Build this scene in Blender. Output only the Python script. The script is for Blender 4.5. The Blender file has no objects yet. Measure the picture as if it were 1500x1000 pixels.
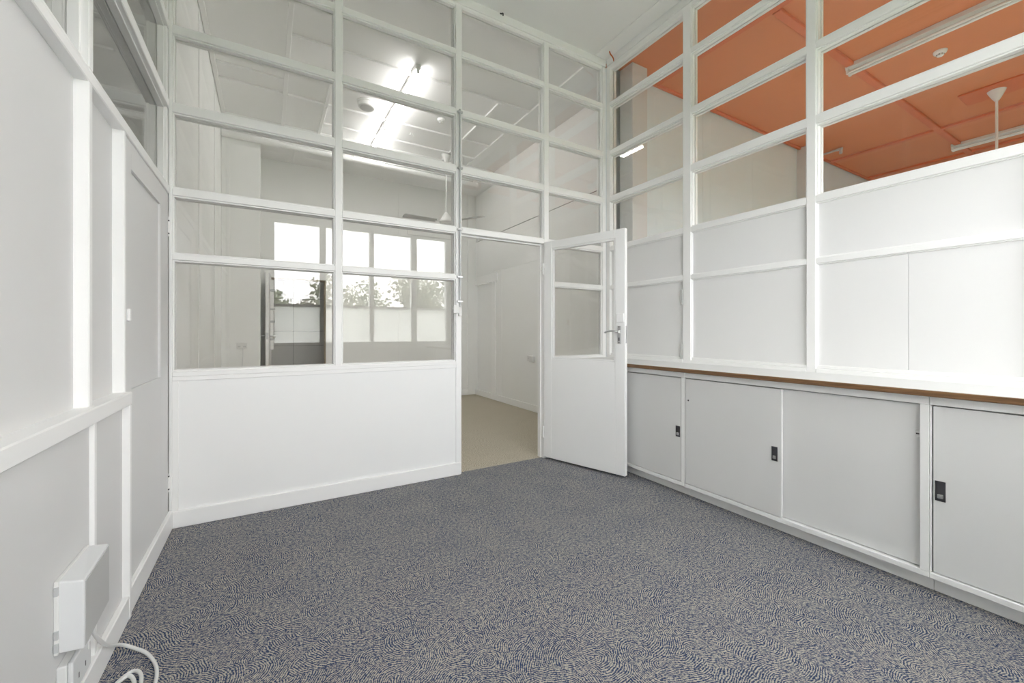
import bpy, bmesh, math, random
from mathutils import Vector, Matrix
random.seed(7)
S = bpy.context.scene
C = S.collection
PI = math.pi

# ------------------------------------------------------------------ camera
cam_d = bpy.data.cameras.new('camera')
cam_d.sensor_width = 36.0
cam_d.lens = 606.32 / 1500 * 36
cam_d.shift_y = -14.02 / 1500
cam_d.clip_start = 0.02
cam = bpy.data.objects.new('camera', cam_d)
cam.location = (-2.9706, -3.1470, 1.17)
cam.rotation_euler = (PI / 2, 0, -math.radians(30.533))
C.objects.link(cam)
S.camera = cam

# ------------------------------------------------------------------ world: bright overcast sky
W = bpy.data.worlds.new('sky'); S.world = W
W.use_nodes = True
nt = W.node_tree; nt.nodes.clear()
o_ = nt.nodes.new('ShaderNodeOutputWorld')
bg = nt.nodes.new('ShaderNodeBackground'); bg.inputs['Strength'].default_value = 6.0
nz = nt.nodes.new('ShaderNodeTexNoise'); nz.inputs['Scale'].default_value = 2.6
nz.inputs['Detail'].default_value = 6; nz.inputs['Roughness'].default_value = 0.55
tc = nt.nodes.new('ShaderNodeTexCoord')
mp = nt.nodes.new('ShaderNodeMapping'); mp.inputs['Scale'].default_value = (1, 1, 2.4)
cr = nt.nodes.new('ShaderNodeValToRGB')
cr.color_ramp.elements[0].position = 0.36; cr.color_ramp.elements[0].color = (0.86, 0.90, 0.96, 1)
cr.color_ramp.elements[1].position = 0.60; cr.color_ramp.elements[1].color = (1.0, 0.988, 0.985, 1)
nt.links.new(tc.outputs['Generated'], mp.inputs['Vector'])
nt.links.new(mp.outputs['Vector'], nz.inputs['Vector'])
nt.links.new(nz.outputs['Fac'], cr.inputs['Fac'])
nt.links.new(cr.outputs['Color'], bg.inputs['Color'])
nt.links.new(bg.outputs['Background'], o_.inputs['Surface'])

S.view_settings.view_transform = 'Standard'
S.view_settings.look = 'None'
S.view_settings.exposure = 1.18
S.view_settings.gamma = 1.0
S.view_settings.use_curve_mapping = False
try:
    S.cycles.use_denoising = True
    S.cycles.denoising_prefilter = 'ACCURATE'
    S.cycles.max_bounces = 16
    S.cycles.diffuse_bounces = 10
    S.cycles.glossy_bounces = 6
    S.cycles.transparent_max_bounces = 32
    S.cycles.sample_clamp_indirect = 12
    S.cycles.caustics_reflective = False
    S.cycles.caustics_refractive = False
except Exception:
    pass

ROOM_Z = 3.94
XL = -3.478         # left wall face
YB = -4.10          # back wall inner face (behind the camera)
WIN_TOP, WIN_BOT = 2.93, 0.90

def portal(x0, x1, z0, z1, y):
    l = bpy.data.lights.new('window_portal', 'AREA')
    l.shape = 'RECTANGLE'; l.size = x1 - x0; l.size_y = z1 - z0
    try: l.cycles.is_portal = True
    except Exception: pass
    o = bpy.data.objects.new('window_portal', l)
    o.location = ((x0 + x1) / 2, y, (z0 + z1) / 2)
    o.rotation_euler = (PI / 2, 0, 0)          # -Z of the lamp looks along +Y, into the room
    C.objects.link(o)
portal(-2.95, -0.02, WIN_BOT, WIN_TOP, YB - 0.2)
portal(.5, 5.1, 0.75, 2.7, YB - 0.2)

# ------------------------------------------------------------------ materials
def new_mat(name):
    m = bpy.data.materials.new(name); m.use_nodes = True
    n = m.node_tree; b = n.nodes['Principled BSDF']
    return m, n, b

def paint(name, col, rough=0.5, bump=0.03, scale=140, var=0.03, spec=0.4):
    m, n, b = new_mat(name)
    tcn = n.nodes.new('ShaderNodeTexCoord')
    big = n.nodes.new('ShaderNodeTexNoise'); big.inputs['Scale'].default_value = 2.3; big.inputs['Detail'].default_value = 4
    mx = n.nodes.new('ShaderNodeMix'); mx.data_type = 'RGBA'
    c2 = tuple(c * (1 - var) for c in col)
    mx.inputs['A'].default_value = (*c2, 1); mx.inputs['B'].default_value = (*col, 1)
    n.links.new(tcn.outputs['Object'], big.inputs['Vector'])
    n.links.new(big.outputs['Fac'], mx.inputs['Factor'])
    n.links.new(mx.outputs['Result'], b.inputs['Base Color'])
    b.inputs['Roughness'].default_value = rough
    b.inputs['Specular IOR Level'].default_value = spec
    if bump:
        fn = n.nodes.new('ShaderNodeTexNoise'); fn.inputs['Scale'].default_value = scale; fn.inputs['Detail'].default_value = 2
        bp = n.nodes.new('ShaderNodeBump'); bp.inputs['Strength'].default_value = bump; bp.inputs['Distance'].default_value = 0.004
        n.links.new(tcn.outputs['Object'], fn.inputs['Vector'])
        n.links.new(fn.outputs['Fac'], bp.inputs['Height'])
        n.links.new(bp.outputs['Normal'], b.inputs['Normal'])
    return m

M = {}
M['white'] = paint('white_gloss_paint', (0.93, 0.93, 0.926), 0.42, 0.04, 90)
M['board'] = paint('white_board_paint', (0.91, 0.915, 0.915), 0.5, 0.02)
M['right_board'] = paint('white_partition_board_paint', (0.84, 0.84, 0.84), 0.5, 0.02)
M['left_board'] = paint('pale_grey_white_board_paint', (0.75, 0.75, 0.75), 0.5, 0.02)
M['wall'] = paint('white_wall_paint', (0.86, 0.86, 0.86), 0.55, 0.03)
M['far'] = paint('warm_white_wall_paint', (0.898, 0.902, 0.893), 0.6, 0.03)
M['ceil'] = paint('white_ceiling_paint', (0.90, 0.90, 0.895), 0.7, 0.04, 60)
M['orange'] = paint('orange_ceiling_paint', (0.72, 0.235, 0.080), 0.55, 0.05, 40, 0.10)
M['orange_trim'] = paint('orange_batten_paint', (0.70, 0.165, 0.045), 0.5, 0.04, 60, 0.12)
M['cab'] = paint('pale_grey_cabinet_paint', (0.79, 0.79, 0.785), 0.38, 0.02)
M['plastic'] = paint('white_plastic', (0.80, 0.80, 0.79), 0.35, 0, 1, 0.01)
M['grey_plastic'] = paint('pale_grey_plastic', (0.78, 0.79, 0.80), 0.45, 0.01, 300, 0.02)
M['grey_face'] = paint('grey_plastic_cover', (0.58, 0.58, 0.575), 0.5, 0.02, 300, 0.05)
M['conduit'] = paint('grey_conduit', (0.55, 0.56, 0.57), 0.4, 0.0)
M['dark'] = paint('dark_gap', (0.06, 0.06, 0.065), 0.6, 0.0)
M['tile_grey'] = paint('grey_wall_tile', (0.78, 0.775, 0.76), 0.45, 0.03, 30, 0.15)
M['reveal'] = paint('bare_brown_reveal', (0.46, 0.37, 0.26), 0.6, 0.05, 60, 0.3)
M['rust'] = paint('orange_wire', (0.62, 0.16, 0.05), 0.5, 0.0)
M['blade'] = paint('grey_fan_blade', (0.55, 0.55, 0.54), 0.45, 0.0)
M['annex_wall'] = paint('cool_grey_wall_paint', (0.73, 0.83, 0.88), 0.6, 0.03)
M['column'] = paint('cool_grey_column_paint', (0.68, 0.695, 0.70), 0.55, 0.03)

def metal(name, col, rough):
    m, n, b = new_mat(name)
    b.inputs['Metallic'].default_value = 1; b.inputs['Roughness'].default_value = rough
    fn = n.nodes.new('ShaderNodeTexNoise'); fn.inputs['Scale'].default_value = 60
    rp = n.nodes.new('ShaderNodeMapRange'); rp.inputs['To Min'].default_value = rough * .8; rp.inputs['To Max'].default_value = rough * 1.3
    n.links.new(fn.outputs['Fac'], rp.inputs['Value']); n.links.new(rp.outputs['Result'], b.inputs['Roughness'])
    b.inputs['Base Color'].default_value = (*col, 1)
    return m
M['chrome'] = metal('satin_chrome', (0.62, 0.62, 0.63), 0.28)
M['gunmetal'] = metal('dark_grey_metal', (0.14, 0.14, 0.15), 0.4)
M['brass'] = metal('old_brass', (0.42, 0.29, 0.14), 0.45)
M['tray'] = paint('white_enamel_tray', (0.74, 0.74, 0.72), 0.35, 0.0)

def wood_edge():
    m, n, b = new_mat('brown_timber_edge')
    tcn = n.nodes.new('ShaderNodeTexCoord'); mpn = n.nodes.new('ShaderNodeMapping')
    mpn.inputs['Scale'].default_value = (8, 1.2, 30)
    a = n.nodes.new('ShaderNodeTexNoise'); a.inputs['Scale'].default_value = 6; a.inputs['Detail'].default_value = 6
    r = n.nodes.new('ShaderNodeValToRGB')
    r.color_ramp.elements[0].position = .3; r.color_ramp.elements[0].color = (0.13, 0.065, 0.028, 1)
    r.color_ramp.elements[1].position = .72; r.color_ramp.elements[1].color = (0.27, 0.145, 0.062, 1)
    n.links.new(tcn.outputs['Object'], mpn.inputs['Vector']); n.links.new(mpn.outputs['Vector'], a.inputs['Vector'])
    n.links.new(a.outputs['Fac'], r.inputs['Fac']); n.links.new(r.outputs['Color'], b.inputs['Base Color'])
    b.inputs['Roughness'].default_value = .42
    return m
M['timber'] = wood_edge()

def glass_mat(name, tint=(0.99, 0.988, 0.982), base=0.055):
    # clear thin pane: Schlick reflection at each face, straight-through transmission
    m = bpy.data.materials.new(name); m.use_nodes = True
    n = m.node_tree; n.nodes.clear()
    out = n.nodes.new('ShaderNodeOutputMaterial')
    lw = n.nodes.new('ShaderNodeLayerWeight'); lw.inputs['Blend'].default_value = 0.5
    pw = n.nodes.new('ShaderNodeMath'); pw.operation = 'POWER'; pw.inputs[1].default_value = 5
    ml = n.nodes.new('ShaderNodeMath'); ml.operation = 'MULTIPLY_ADD'; ml.inputs[1].default_value = 1 - base; ml.inputs[2].default_value = base
    tr = n.nodes.new('ShaderNodeBsdfTransparent'); tr.inputs['Color'].default_value = (*tint, 1)
    gl = n.nodes.new('ShaderNodeBsdfGlossy'); gl.inputs['Roughness'].default_value = 0.0
    mx = n.nodes.new('ShaderNodeMixShader')
    n.links.new(lw.outputs['Facing'], pw.inputs[0]); n.links.new(pw.outputs[0], ml.inputs[0])
    n.links.new(ml.outputs[0], mx.inputs['Fac']); n.links.new(tr.outputs[0], mx.inputs[1]); n.links.new(gl.outputs[0], mx.inputs[2])
    n.links.new(mx.outputs[0], out.inputs['Surface'])
    return m
M['glass'] = glass_mat('clear_window_glass')

def frosted():
    m = bpy.data.materials.new('frosted_window_glass'); m.use_nodes = True
    n = m.node_tree; n.nodes.clear()
    out = n.nodes.new('ShaderNodeOutputMaterial')
    tl = n.nodes.new('ShaderNodeBsdfTranslucent'); tl.inputs['Color'].default_value = (0.92, 0.92, 0.90, 1)
    tr = n.nodes.new('ShaderNodeBsdfTransparent'); tr.inputs['Color'].default_value = (0.9, 0.9, 0.88, 1)
    df = n.nodes.new('ShaderNodeBsdfDiffuse'); df.inputs['Color'].default_value = (0.85, 0.85, 0.83, 1)
    m1 = n.nodes.new('ShaderNodeMixShader'); m1.inputs['Fac'].default_value = .18
    m2 = n.nodes.new('ShaderNodeMixShader'); m2.inputs['Fac'].default_value = .12
    n.links.new(tl.outputs[0], m1.inputs[1]); n.links.new(df.outputs[0], m1.inputs[2])
    n.links.new(m1.outputs[0], m2.inputs[1]); n.links.new(tr.outputs[0], m2.inputs[2])
    n.links.new(m2.outputs[0], out.inputs['Surface'])
    return m
M['frost'] = frosted()

def emit(name, col, s):
    m = bpy.data.materials.new(name); m.use_nodes = True
    n = m.node_tree; n.nodes.clear()
    out = n.nodes.new('ShaderNodeOutputMaterial'); e = n.nodes.new('ShaderNodeEmission')
    e.inputs['Color'].default_value = (*col, 1); e.inputs['Strength'].default_value = s
    n.links.new(e.outputs[0], out.inputs['Surface'])
    return m
M['tube_on'] = emit('lit_fluorescent_tube', (1.0, 0.985, 0.965), 18)
M['tube_off'] = paint('unlit_fluorescent_tube', (0.82, 0.82, 0.80), 0.25, 0)

def carpet(name, dark, light, mid, ring_f, cell, bias, soft):
    m, n, b = new_mat(name)
    L = n.links.new
    def N(t, **k):
        x = n.nodes.new(t)
        for a, v in k.items(): setattr(x, a, v)
        return x
    tcn = N('ShaderNodeTexCoord')
    wob = N('ShaderNodeTexNoise'); wob.inputs['Scale'].default_value = 14; wob.inputs['Detail'].default_value = 2
    L(tcn.outputs['Object'], wob.inputs['Vector'])
    sub = N('ShaderNodeVectorMath', operation='SUBTRACT'); sub.inputs[1].default_value = (.5, .5, .5)
    L(wob.outputs['Color'], sub.inputs[0])
    sc = N('ShaderNodeVectorMath', operation='SCALE'); sc.inputs['Scale'].default_value = 0.035
    L(sub.outputs[0], sc.inputs[0])
    add = N('ShaderNodeVectorMath', operation='ADD'); L(tcn.outputs['Object'], add.inputs[0]); L(sc.outputs[0], add.inputs[1])
    flat = N('ShaderNodeVectorMath', operation='MULTIPLY'); flat.inputs[1].default_value = (1, 1, 0); L(add.outputs[0], flat.inputs[0])
    vo = N('ShaderNodeTexVoronoi', voronoi_dimensions='2D'); vo.inputs['Scale'].default_value = cell
    L(flat.outputs[0], vo.inputs['Vector'])
    # arcs around a random centre near each cell
    rc = N('ShaderNodeVectorMath', operation='SUBTRACT'); rc.inputs[1].default_value = (.5, .5, .5); L(vo.outputs['Color'], rc.inputs[0])
    rs = N('ShaderNodeVectorMath', operation='SCALE'); rs.inputs['Scale'].default_value = 0.30; L(rc.outputs[0], rs.inputs[0])
    cp = N('ShaderNodeVectorMath', operation='ADD'); L(flat.outputs[0], cp.inputs[0]); L(rs.outputs[0], cp.inputs[1])
    dv = N('ShaderNodeVectorMath', operation='SUBTRACT'); L(cp.outputs[0], dv.inputs[0]); L(vo.outputs['Position'], dv.inputs[1])
    fl2 = N('ShaderNodeVectorMath', operation='MULTIPLY'); fl2.inputs[1].default_value = (1, 1, 0); L(dv.outputs[0], fl2.inputs[0])
    ln = N('ShaderNodeVectorMath', operation='LENGTH'); L(fl2.outputs[0], ln.inputs[0])
    fr = N('ShaderNodeMath', operation='MULTIPLY'); fr.inputs[1].default_value = ring_f; L(ln.outputs['Value'], fr.inputs[0])
    sn = N('ShaderNodeMath', operation='SINE'); L(fr.outputs[0], sn.inputs[0])
    # broken into tufts
    tf = N('ShaderNodeTexNoise'); tf.inputs['Scale'].default_value = 150; tf.inputs['Detail'].default_value = 3; tf.inputs['Roughness'].default_value = .6
    L(tcn.outputs['Object'], tf.inputs['Vector'])
    t2 = N('ShaderNodeMath', operation='MULTIPLY_ADD'); t2.inputs[1].default_value = 8.0; t2.inputs[2].default_value = -4.0 + bias; L(tf.outputs['Fac'], t2.inputs[0])
    mg = N('ShaderNodeTexNoise'); mg.inputs['Scale'].default_value = 5.5; mg.inputs['Detail'].default_value = 3; L(tcn.outputs['Object'], mg.inputs['Vector'])
    m3 = N('ShaderNodeMath', operation='MULTIPLY_ADD'); m3.inputs[1].default_value = .7; m3.inputs[2].default_value = -.25; L(mg.outputs['Fac'], m3.inputs[0])
    cl = N('ShaderNodeTexNoise'); cl.inputs['Scale'].default_value = 62; cl.inputs['Detail'].default_value = 2; L(tcn.outputs['Object'], cl.inputs['Vector'])
    c4 = N('ShaderNodeMath', operation='MULTIPLY_ADD'); c4.inputs[1].default_value = 3.4; c4.inputs[2].default_value = -1.7; L(cl.outputs['Fac'], c4.inputs[0])
    t3 = N('ShaderNodeMath', operation='ADD'); L(t2.outputs[0], t3.inputs[0]); L(c4.outputs[0], t3.inputs[1]); t2 = t3
    s1 = N('ShaderNodeMath', operation='ADD'); L(sn.outputs[0], s1.inputs[0]); L(t2.outputs[0], s1.inputs[1])
    s2 = N('ShaderNodeMath', operation='ADD'); L(s1.outputs[0], s2.inputs[0]); L(m3.outputs[0], s2.inputs[1])
    mr = N('ShaderNodeMapRange'); mr.inputs['From Min'].default_value = -soft; mr.inputs['From Max'].default_value = soft
    L(s2.outputs[0], mr.inputs['Value'])
    rp = N('ShaderNodeValToRGB')
    rp.color_ramp.elements[0].position = 0; rp.color_ramp.elements[0].color = (*dark, 1)
    rp.color_ramp.elements[1].position = 1; rp.color_ramp.elements[1].color = (*light, 1)
    e = rp.color_ramp.elements.new(.5); e.color = (*mid, 1)
    L(mr.outputs[0], rp.inputs['Fac']); L(rp.outputs['Color'], b.inputs['Base Color'])
    b.inputs['Roughness'].default_value = .95; b.inputs['Specular IOR Level'].default_value = .1
    bp = N('ShaderNodeBump'); bp.inputs['Strength'].default_value = .5; bp.inputs['Distance'].default_value = .004
    L(tf.outputs['Fac'], bp.inputs['Height']); L(bp.outputs['Normal'], b.inputs['Normal'])
    return m
M['carpet'] = carpet('blue_grey_patterned_carpet', (0.026, 0.047, 0.115), (0.47, 0.438, 0.38), (0.16, 0.174, 0.212), 820, 8.5, 0.0, 1.0)
M['beige'] = carpet('beige_loop_carpet', (0.24, 0.205, 0.15), (0.66, 0.60, 0.50), (0.46, 0.42, 0.34), 420, 5, 0.2, 1.6)
M['lawn'] = paint('outdoor_grass', (0.10, 0.14, 0.05), .9, 0.1, 5, .4)
M['bark'] = paint('tree_bark', (0.16, 0.12, 0.09), .9, 0.1, 30, .3)
M['leaf'] = paint('tree_leaves', (0.27, 0.32, 0.19), .7, 0, 1, .4)
M['leaf2'] = paint('olive_tree_leaves', (0.36, 0.37, 0.26), .7, 0, 1, .4)

# ------------------------------------------------------------------ mesh helpers
class MB:
    def __init__(s): s.bm = bmesh.new()
    def box(s, x0, x1, y0, y1, z0, z1, bev=0.0, seg=1):
        t = bmesh.new()
        bmesh.ops.create_cube(t, size=1)
        for v in t.verts:
            v.co = Vector((x0 + (v.co.x + .5) * (x1 - x0), y0 + (v.co.y + .5) * (y1 - y0), z0 + (v.co.z + .5) * (z1 - z0)))
        if bev: bmesh.ops.bevel(t, geom=t.edges[:], offset=bev, segments=seg, affect='EDGES', profile=.5)
        s._merge(t); return s
    def _merge(s, t, mat=None):
        if mat is not None: t.transform(mat)
        me = bpy.data.meshes.new('tmp'); t.to_mesh(me); t.free()
        s.bm.from_mesh(me); bpy.data.meshes.remove(me)
    def cyl(s, p0, p1, r, seg=20, r2=None, caps=True):
        p0 = Vector(p0); p1 = Vector(p1); d = p1 - p0
        t = bmesh.new()
        bmesh.ops.create_cone(t, cap_ends=caps, segments=seg, radius1=r, radius2=r if r2 is None else r2, depth=d.length)
        q = d.to_track_quat('Z', 'Y')
        s._merge(t, Matrix.Translation((p0 + p1) / 2) @ q.to_matrix().to_4x4()); return s
    def lathe(s, prof, cen, seg=32):
        cx, cy, cz = cen; rings = []
        for r, z in prof:
            rings.append([s.bm.verts.new((cx + max(r, 1e-4) * math.cos(2 * PI * k / seg), cy + max(r, 1e-4) * math.sin(2 * PI * k / seg), cz + z)) for k in range(seg)])
        for a, b in zip(rings, rings[1:]):
            for k in range(seg):
                s.bm.faces.new((a[k], a[(k + 1) % seg], b[(k + 1) % seg], b[k]))
        s.bm.faces.new(rings[0]); s.bm.faces.new(rings[-1])
        return s
    def tube(s, pts, r, seg=10):
        pts = [Vector(p) for p in pts]; rings = []
        up = Vector((0, 0, 1))
        for i, p in enumerate(pts):
            d = (pts[min(i + 1, len(pts) - 1)] - pts[max(i - 1, 0)]).normalized()
            a = d.cross(up)
            if a.length < .05: a = d.cross(Vector((1, 0, 0)))
            a.normalize(); b = d.cross(a).normalized()
            rings.append([s.bm.verts.new(p + r * (a * math.cos(2 * PI * k / seg) + b * math.sin(2 * PI * k / seg))) for k in range(seg)])
        for a, b in zip(rings, rings[1:]):
            for k in range(seg):
                s.bm.faces.new((a[k], a[(k + 1) % seg], b[(k + 1) % seg], b[k]))
        s.bm.faces.new(rings[0]); s.bm.faces.new(rings[-1]); return s
    def prism(s, poly, axis, a, b):
        # poly: 2-D points in the two other axes (in xyz order), extruded from a to b along axis
        def P(u, v, w):
            return {'x': (w, u, v), 'y': (u, w, v), 'z': (u, v, w)}[axis]
        A = [s.bm.verts.new(P(u, v, a)) for u, v in poly]; B = [s.bm.verts.new(P(u, v, b)) for u, v in poly]
        k = len(poly)
        for i in range(k): s.bm.faces.new((A[i], A[(i + 1) % k], B[(i + 1) % k], B[i]))
        s.bm.faces.new(A[::-1]); s.bm.faces.new(B); return s
    def build(s, name, mat, parent=None, off=None, smooth=False):
        bmesh.ops.recalc_face_normals(s.bm, faces=s.bm.faces[:])
        if off is not None: bmesh.ops.translate(s.bm, verts=s.bm.verts[:], vec=-Vector(off))
        me = bpy.data.meshes.new(name); s.bm.to_mesh(me); s.bm.free()
        me.materials.append(M[mat] if isinstance(mat, str) else mat)
        if smooth:
            for p in me.polygons: p.use_smooth = True
            try: me.set_sharp_from_angle(angle=math.radians(40))
            except Exception: pass
        o = bpy.data.objects.new(name, me); C.objects.link(o)
        if parent is not None: o.parent = parent
        return o

def tag(o, label=None, cat=None, group=None, kind=None):
    if label: o['label'] = label
    if cat: o['category'] = cat
    if group: o['group'] = group
    if kind: o['kind'] = kind
    return o
def thing(name, loc, label, cat, group=None, rz=0.0, kind=None):
    o = bpy.data.objects.new(name, None); C.objects.link(o)
    o.empty_display_size = .1
    o.location = loc; o.rotation_euler = (0, 0, rz)
    return tag(o, label, cat, group, kind)
def bx(name, mat, parent, x0, x1, y0, y1, z0, z1, bev=0.0, off=None, seg=1):
    return MB().box(x0, x1, y0, y1, z0, z1, bev, seg).build(name, mat, parent, off)
def structure(name, label, cat, loc=(0, 0, 0)):
    return thing(name, loc, label, cat, kind='structure')

# ------------------------------------------------------------------ floors and ceilings
f = bx('floor', 'carpet', None, -3.56, 0.04, YB - .1, 0.045, -0.06, 0.0)
tag(f, 'blue and beige patterned carpet of the empty room', 'carpet', kind='structure')
f = bx('floor_far_room', 'beige', None, -3.56, 0.46, 0.045, 3.98, -0.06, 0.0)
tag(f, 'beige carpet beyond the open doorway', 'carpet', kind='structure')
f = bx('floor_side_room', 'beige', None, 0.04, 7.6, YB - .1, 0.045, -0.06, -0.001)
tag(f, 'beige floor of the room with the orange ceiling', 'floor', kind='structure')
f = bx('floor_passage', 'beige', None, -4.9, -3.56, YB - .1, 3.98, -0.06, -0.001)
tag(f, 'floor of the dim passage behind the left wall', 'floor', kind='structure')

ceil = structure('ceiling', 'plain white ceiling of the carpeted room', 'ceiling', (-1.7, -2, ROOM_Z))
co = (-1.7, -2, ROOM_Z)
bx('sheet', 'ceil', ceil, -3.6, 0.045, YB - .1, 0.045, ROOM_Z, ROOM_Z + .06, off=co)
bx('cover_strip', 'white', ceil, -0.16, -0.004, YB, -0.004, ROOM_Z - .010, ROOM_Z, .003, off=co)

cf = structure('ceiling_far_room', 'white battened ceiling of the room behind the glazed partition', 'ceiling', (-1.6, 2, ROOM_Z))
co = (-1.6, 2, ROOM_Z)
bx('sheet', 'ceil', cf, -3.6, 0.46, 0.045, 3.98, ROOM_Z, ROOM_Z + .06, off=co)
def cbat(x0, x1, y0, y1): bx('batten', 'ceil', cf, x0, x1, y0, y1, ROOM_Z - .024, ROOM_Z, .003, off=co)
hw = .021
for X, y0, y1 in ((-2.80, .10, 3.2), (-2.36, 1.78, 2.33), (-2.36, 2.37, 3.19), (-0.555, 1.24, 2.31), (-0.555, 2.35, 3.19), (-0.125, .10, 3.2), (-3.45, .1, 3.2)):
    cbat(X - hw, X + hw, y0, y1)
for Y, x0, x1 in ((1.21, -2.775, -0.15), (2.02, -3.43, -2.825), (2.33, -3.43, -2.825), (2.33, -2.775, -0.15), (2.845, -2.335, -0.15)):
    cbat(x0, x1, Y - hw, Y + hw)
# bulkhead over the far wall
bx('bulkhead', 'ceil', cf, -3.055, 0.45, 3.2, 3.98, 3.715, ROOM_Z, .004, off=co)
bx('bulkhead_joint', 'ceil', cf, -2.66, -2.635, 3.21, 3.9, 3.706, 3.716, .002, off=co)
for q in (3.155,): bx('cornice', 'ceil', cf, -3.47, 0.36, q, 3.2, 3.90, ROOM_Z, .008, off=co)

ca = structure('ceiling_side_room', 'orange painted battened ceiling behind the right-hand glazing', 'ceiling', (3.8, -2, ROOM_Z))
co = (3.8, -2, ROOM_Z)
bx('sheet', 'orange', ca, 0.045, 7.6, YB - .1, 0.20, ROOM_Z, ROOM_Z + .06, off=co)
def obat(x0, x1, y0, y1, h=.03): bx('batten', 'orange_trim', ca, x0, x1, y0, y1, ROOM_Z - h, ROOM_Z, .004, off=co)
obat(.76 - .03, .76 + .03, YB, -.0, .022)
for X in (1.72, 3.42, 4.9, 6.3): obat(X - .035, X + .035, YB, 0.0)
for Y in (-1.24, -2.6):
    xs = [0.10, .73, .79, 1.685, 1.755, 3.385, 3.455, 4.865, 4.935, 6.265, 6.335, 7.5]
    for k in range(0, len(xs), 2): obat(xs[k], xs[k + 1], Y - .035, Y + .035)
obat(.30, 7.5, 0.0, 0.035, .03)
bx('mounting_board', 'orange_trim', ca, 4.0, 4.38, -2.15, -1.62, ROOM_Z - .02, ROOM_Z, .005, off=co)
c_ = bx('ceiling_passage', 'ceil', None, -4.9, -3.6, YB - .1, 3.98, ROOM_Z, ROOM_Z + .06)
tag(c_, 'ceiling of the dim passage behind the left wall', 'ceiling', kind='structure')

# ------------------------------------------------------------------ glazed partitions
BAR_D = .09
def cell(root, mat, ax, a0, a1, z0, z1, face, sgn, off, kind='glass', ends=(1, 1)):
    """One opening of a partition. ax 'y': partition lies along x, its face at y=face; ax 'x': along y."""
    def B(mb, u0, u1, d0, d1, w0, w1, bev=0):
        lo, hi = sorted((face + sgn * d0, face + sgn * d1))
        if ax == 'y': mb.box(u0, u1, lo, hi, w0, w1, bev)
        else: mb.box(lo, hi, u0, u1, w0, w1, bev)
    if kind == 'glass':
        mb = MB(); B(mb, a0 + .004, a1 - .004, .043, .047, z0 + .004, z1 - .004)
        p = mb.build('pane', 'glass', root, off)
        d0, d1, w = .012, .043, .009
        ring = [(d0, d1, w), (.047, .075, .012)]
    else:
        mb = MB(); B(mb, a0 - .004, a1 + .004, .024, .066, z0 - .004, z1 + .004)
        p = mb.build('panel', 'right_board', root, off)
        ring = [(.012, .024, .007)]
    mb = MB()
    for d0, d1, w in ring:
        e0, e1 = ends
        B(mb, a0, a1, d0, d1, z0, z0 + w, .002); B(mb, a0, a1, d0, d1, z1 - w, z1, .002)
        if e0: B(mb, a0, a0 + w, d0, d1, z0 + w, z1 - w, .002)
        if e1: B(mb, a1 - w, a1, d0, d1, z0 + w, z1 - w, .002)
    mb.build('glazing_bead' if kind == 'glass' else 'panel_bead', mat, p, off)
    return p
RAILS = [(0.902, 0.932), (1.600, 1.637), (1.985, 2.030), (2.480, 2.535), (2.950, 3.000), (3.444, 3.487)]
HEAD = (3.86, ROOM_Z)

# ---- front partition (along x at y = 0)
wf = structure('wall_front', 'white timber partition glazed in a grid, with the open doorway', 'partition', (-1.7, 0, 0))
fo = (-1.7, 0, 0)
posts = [(-3.478, -3.461), (-2.563, -2.517), (-1.646, -1.597), (-0.770, -0.716), (-0.046, 0.0)]
for i, (a, b) in enumerate(posts):
    z0 = 0 if i in (2, 3, 0, 4) else .931
    bx('post', 'white', wf, a, b, 0.0, BAR_D, z0, HEAD[0], .003, off=fo)
bx('head_rail', 'white', wf, -3.478, 0.0, 0.0, BAR_D, 3.87, ROOM_Z, .003, off=fo)
bx('head_bead', 'white', wf, -3.461, -0.046, 0.008, BAR_D - .01, 3.845, 3.87, .003, off=fo)
for (a0, a1) in ((-3.461, -2.563), (-2.517, -1.646), (-1.597, -0.770), (-0.716, -0.046)):
    door_bay = abs(a0 + 1.597) < .01
    for i, (z0, z1) in enumerate(RAILS):
        if door_bay and i < 2: continue
        if not (i == 0 and a0 == -2.517): bx('rail', 'white', wf, a0, -1.646 if (i == 0 and a0 < -3) else a1, 0.0 if i else -.004, BAR_D, z0, z1, .003, off=fo)
        top = RAILS[i + 1][0] if i + 1 < len(RAILS) else 3.845
        cell(wf, 'white', 'y', a0, a1, z1, top, 0.0, 1, fo)
# lower boarded part, left of the doorway and behind the open door
for a0, a1, s0, s1 in ((-3.461, -1.646, -3.431, -1.637), (-0.716, -0.046, -0.69, -0.07)):
    bx('panel', 'board', wf, s0 - .01, s1 + .01, 0.010, .070, .09, .885, off=fo)
    bx('panel_rail', 'white', wf, a0, a1, 0.0, BAR_D, .876, .902, .002, off=fo)
    bx('panel_stile', 'white', wf, a0, s0, 0.0, BAR_D - .01, .10, .876, .0015, off=fo)
    bx('panel_stile', 'white', wf, s1, max(a1, s1 + .012) if a1 > s1 else s1 + .012, 0.001, BAR_D - .01, .10, .876, .0015, off=fo)
    bx('baseboard', 'white', wf, a0 - .002, a1 + .04 if a0 < -1 else a1, -0.006, BAR_D - .02, 0.0, .10, .003, off=fo)
bx('door_stop', 'white', wf, -1.597, -1.585, .045, BAR_D, 0, 1.985, .002, off=fo)
bx('door_stop', 'white', wf, -0.782, -0.770, .045, BAR_D, 0, 1.985, .002, off=fo)
bx('door_stop', 'white', wf, -1.585, -0.782, .045, BAR_D, 1.972, 1.985, .002, off=fo)
s_ = bx('strike_plate', 'brass', wf, -1.5985, -1.5955, .006, .034, 1.245, 1.305, .001, off=fo)
s_['label'] = 'old brass strike plate'

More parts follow.
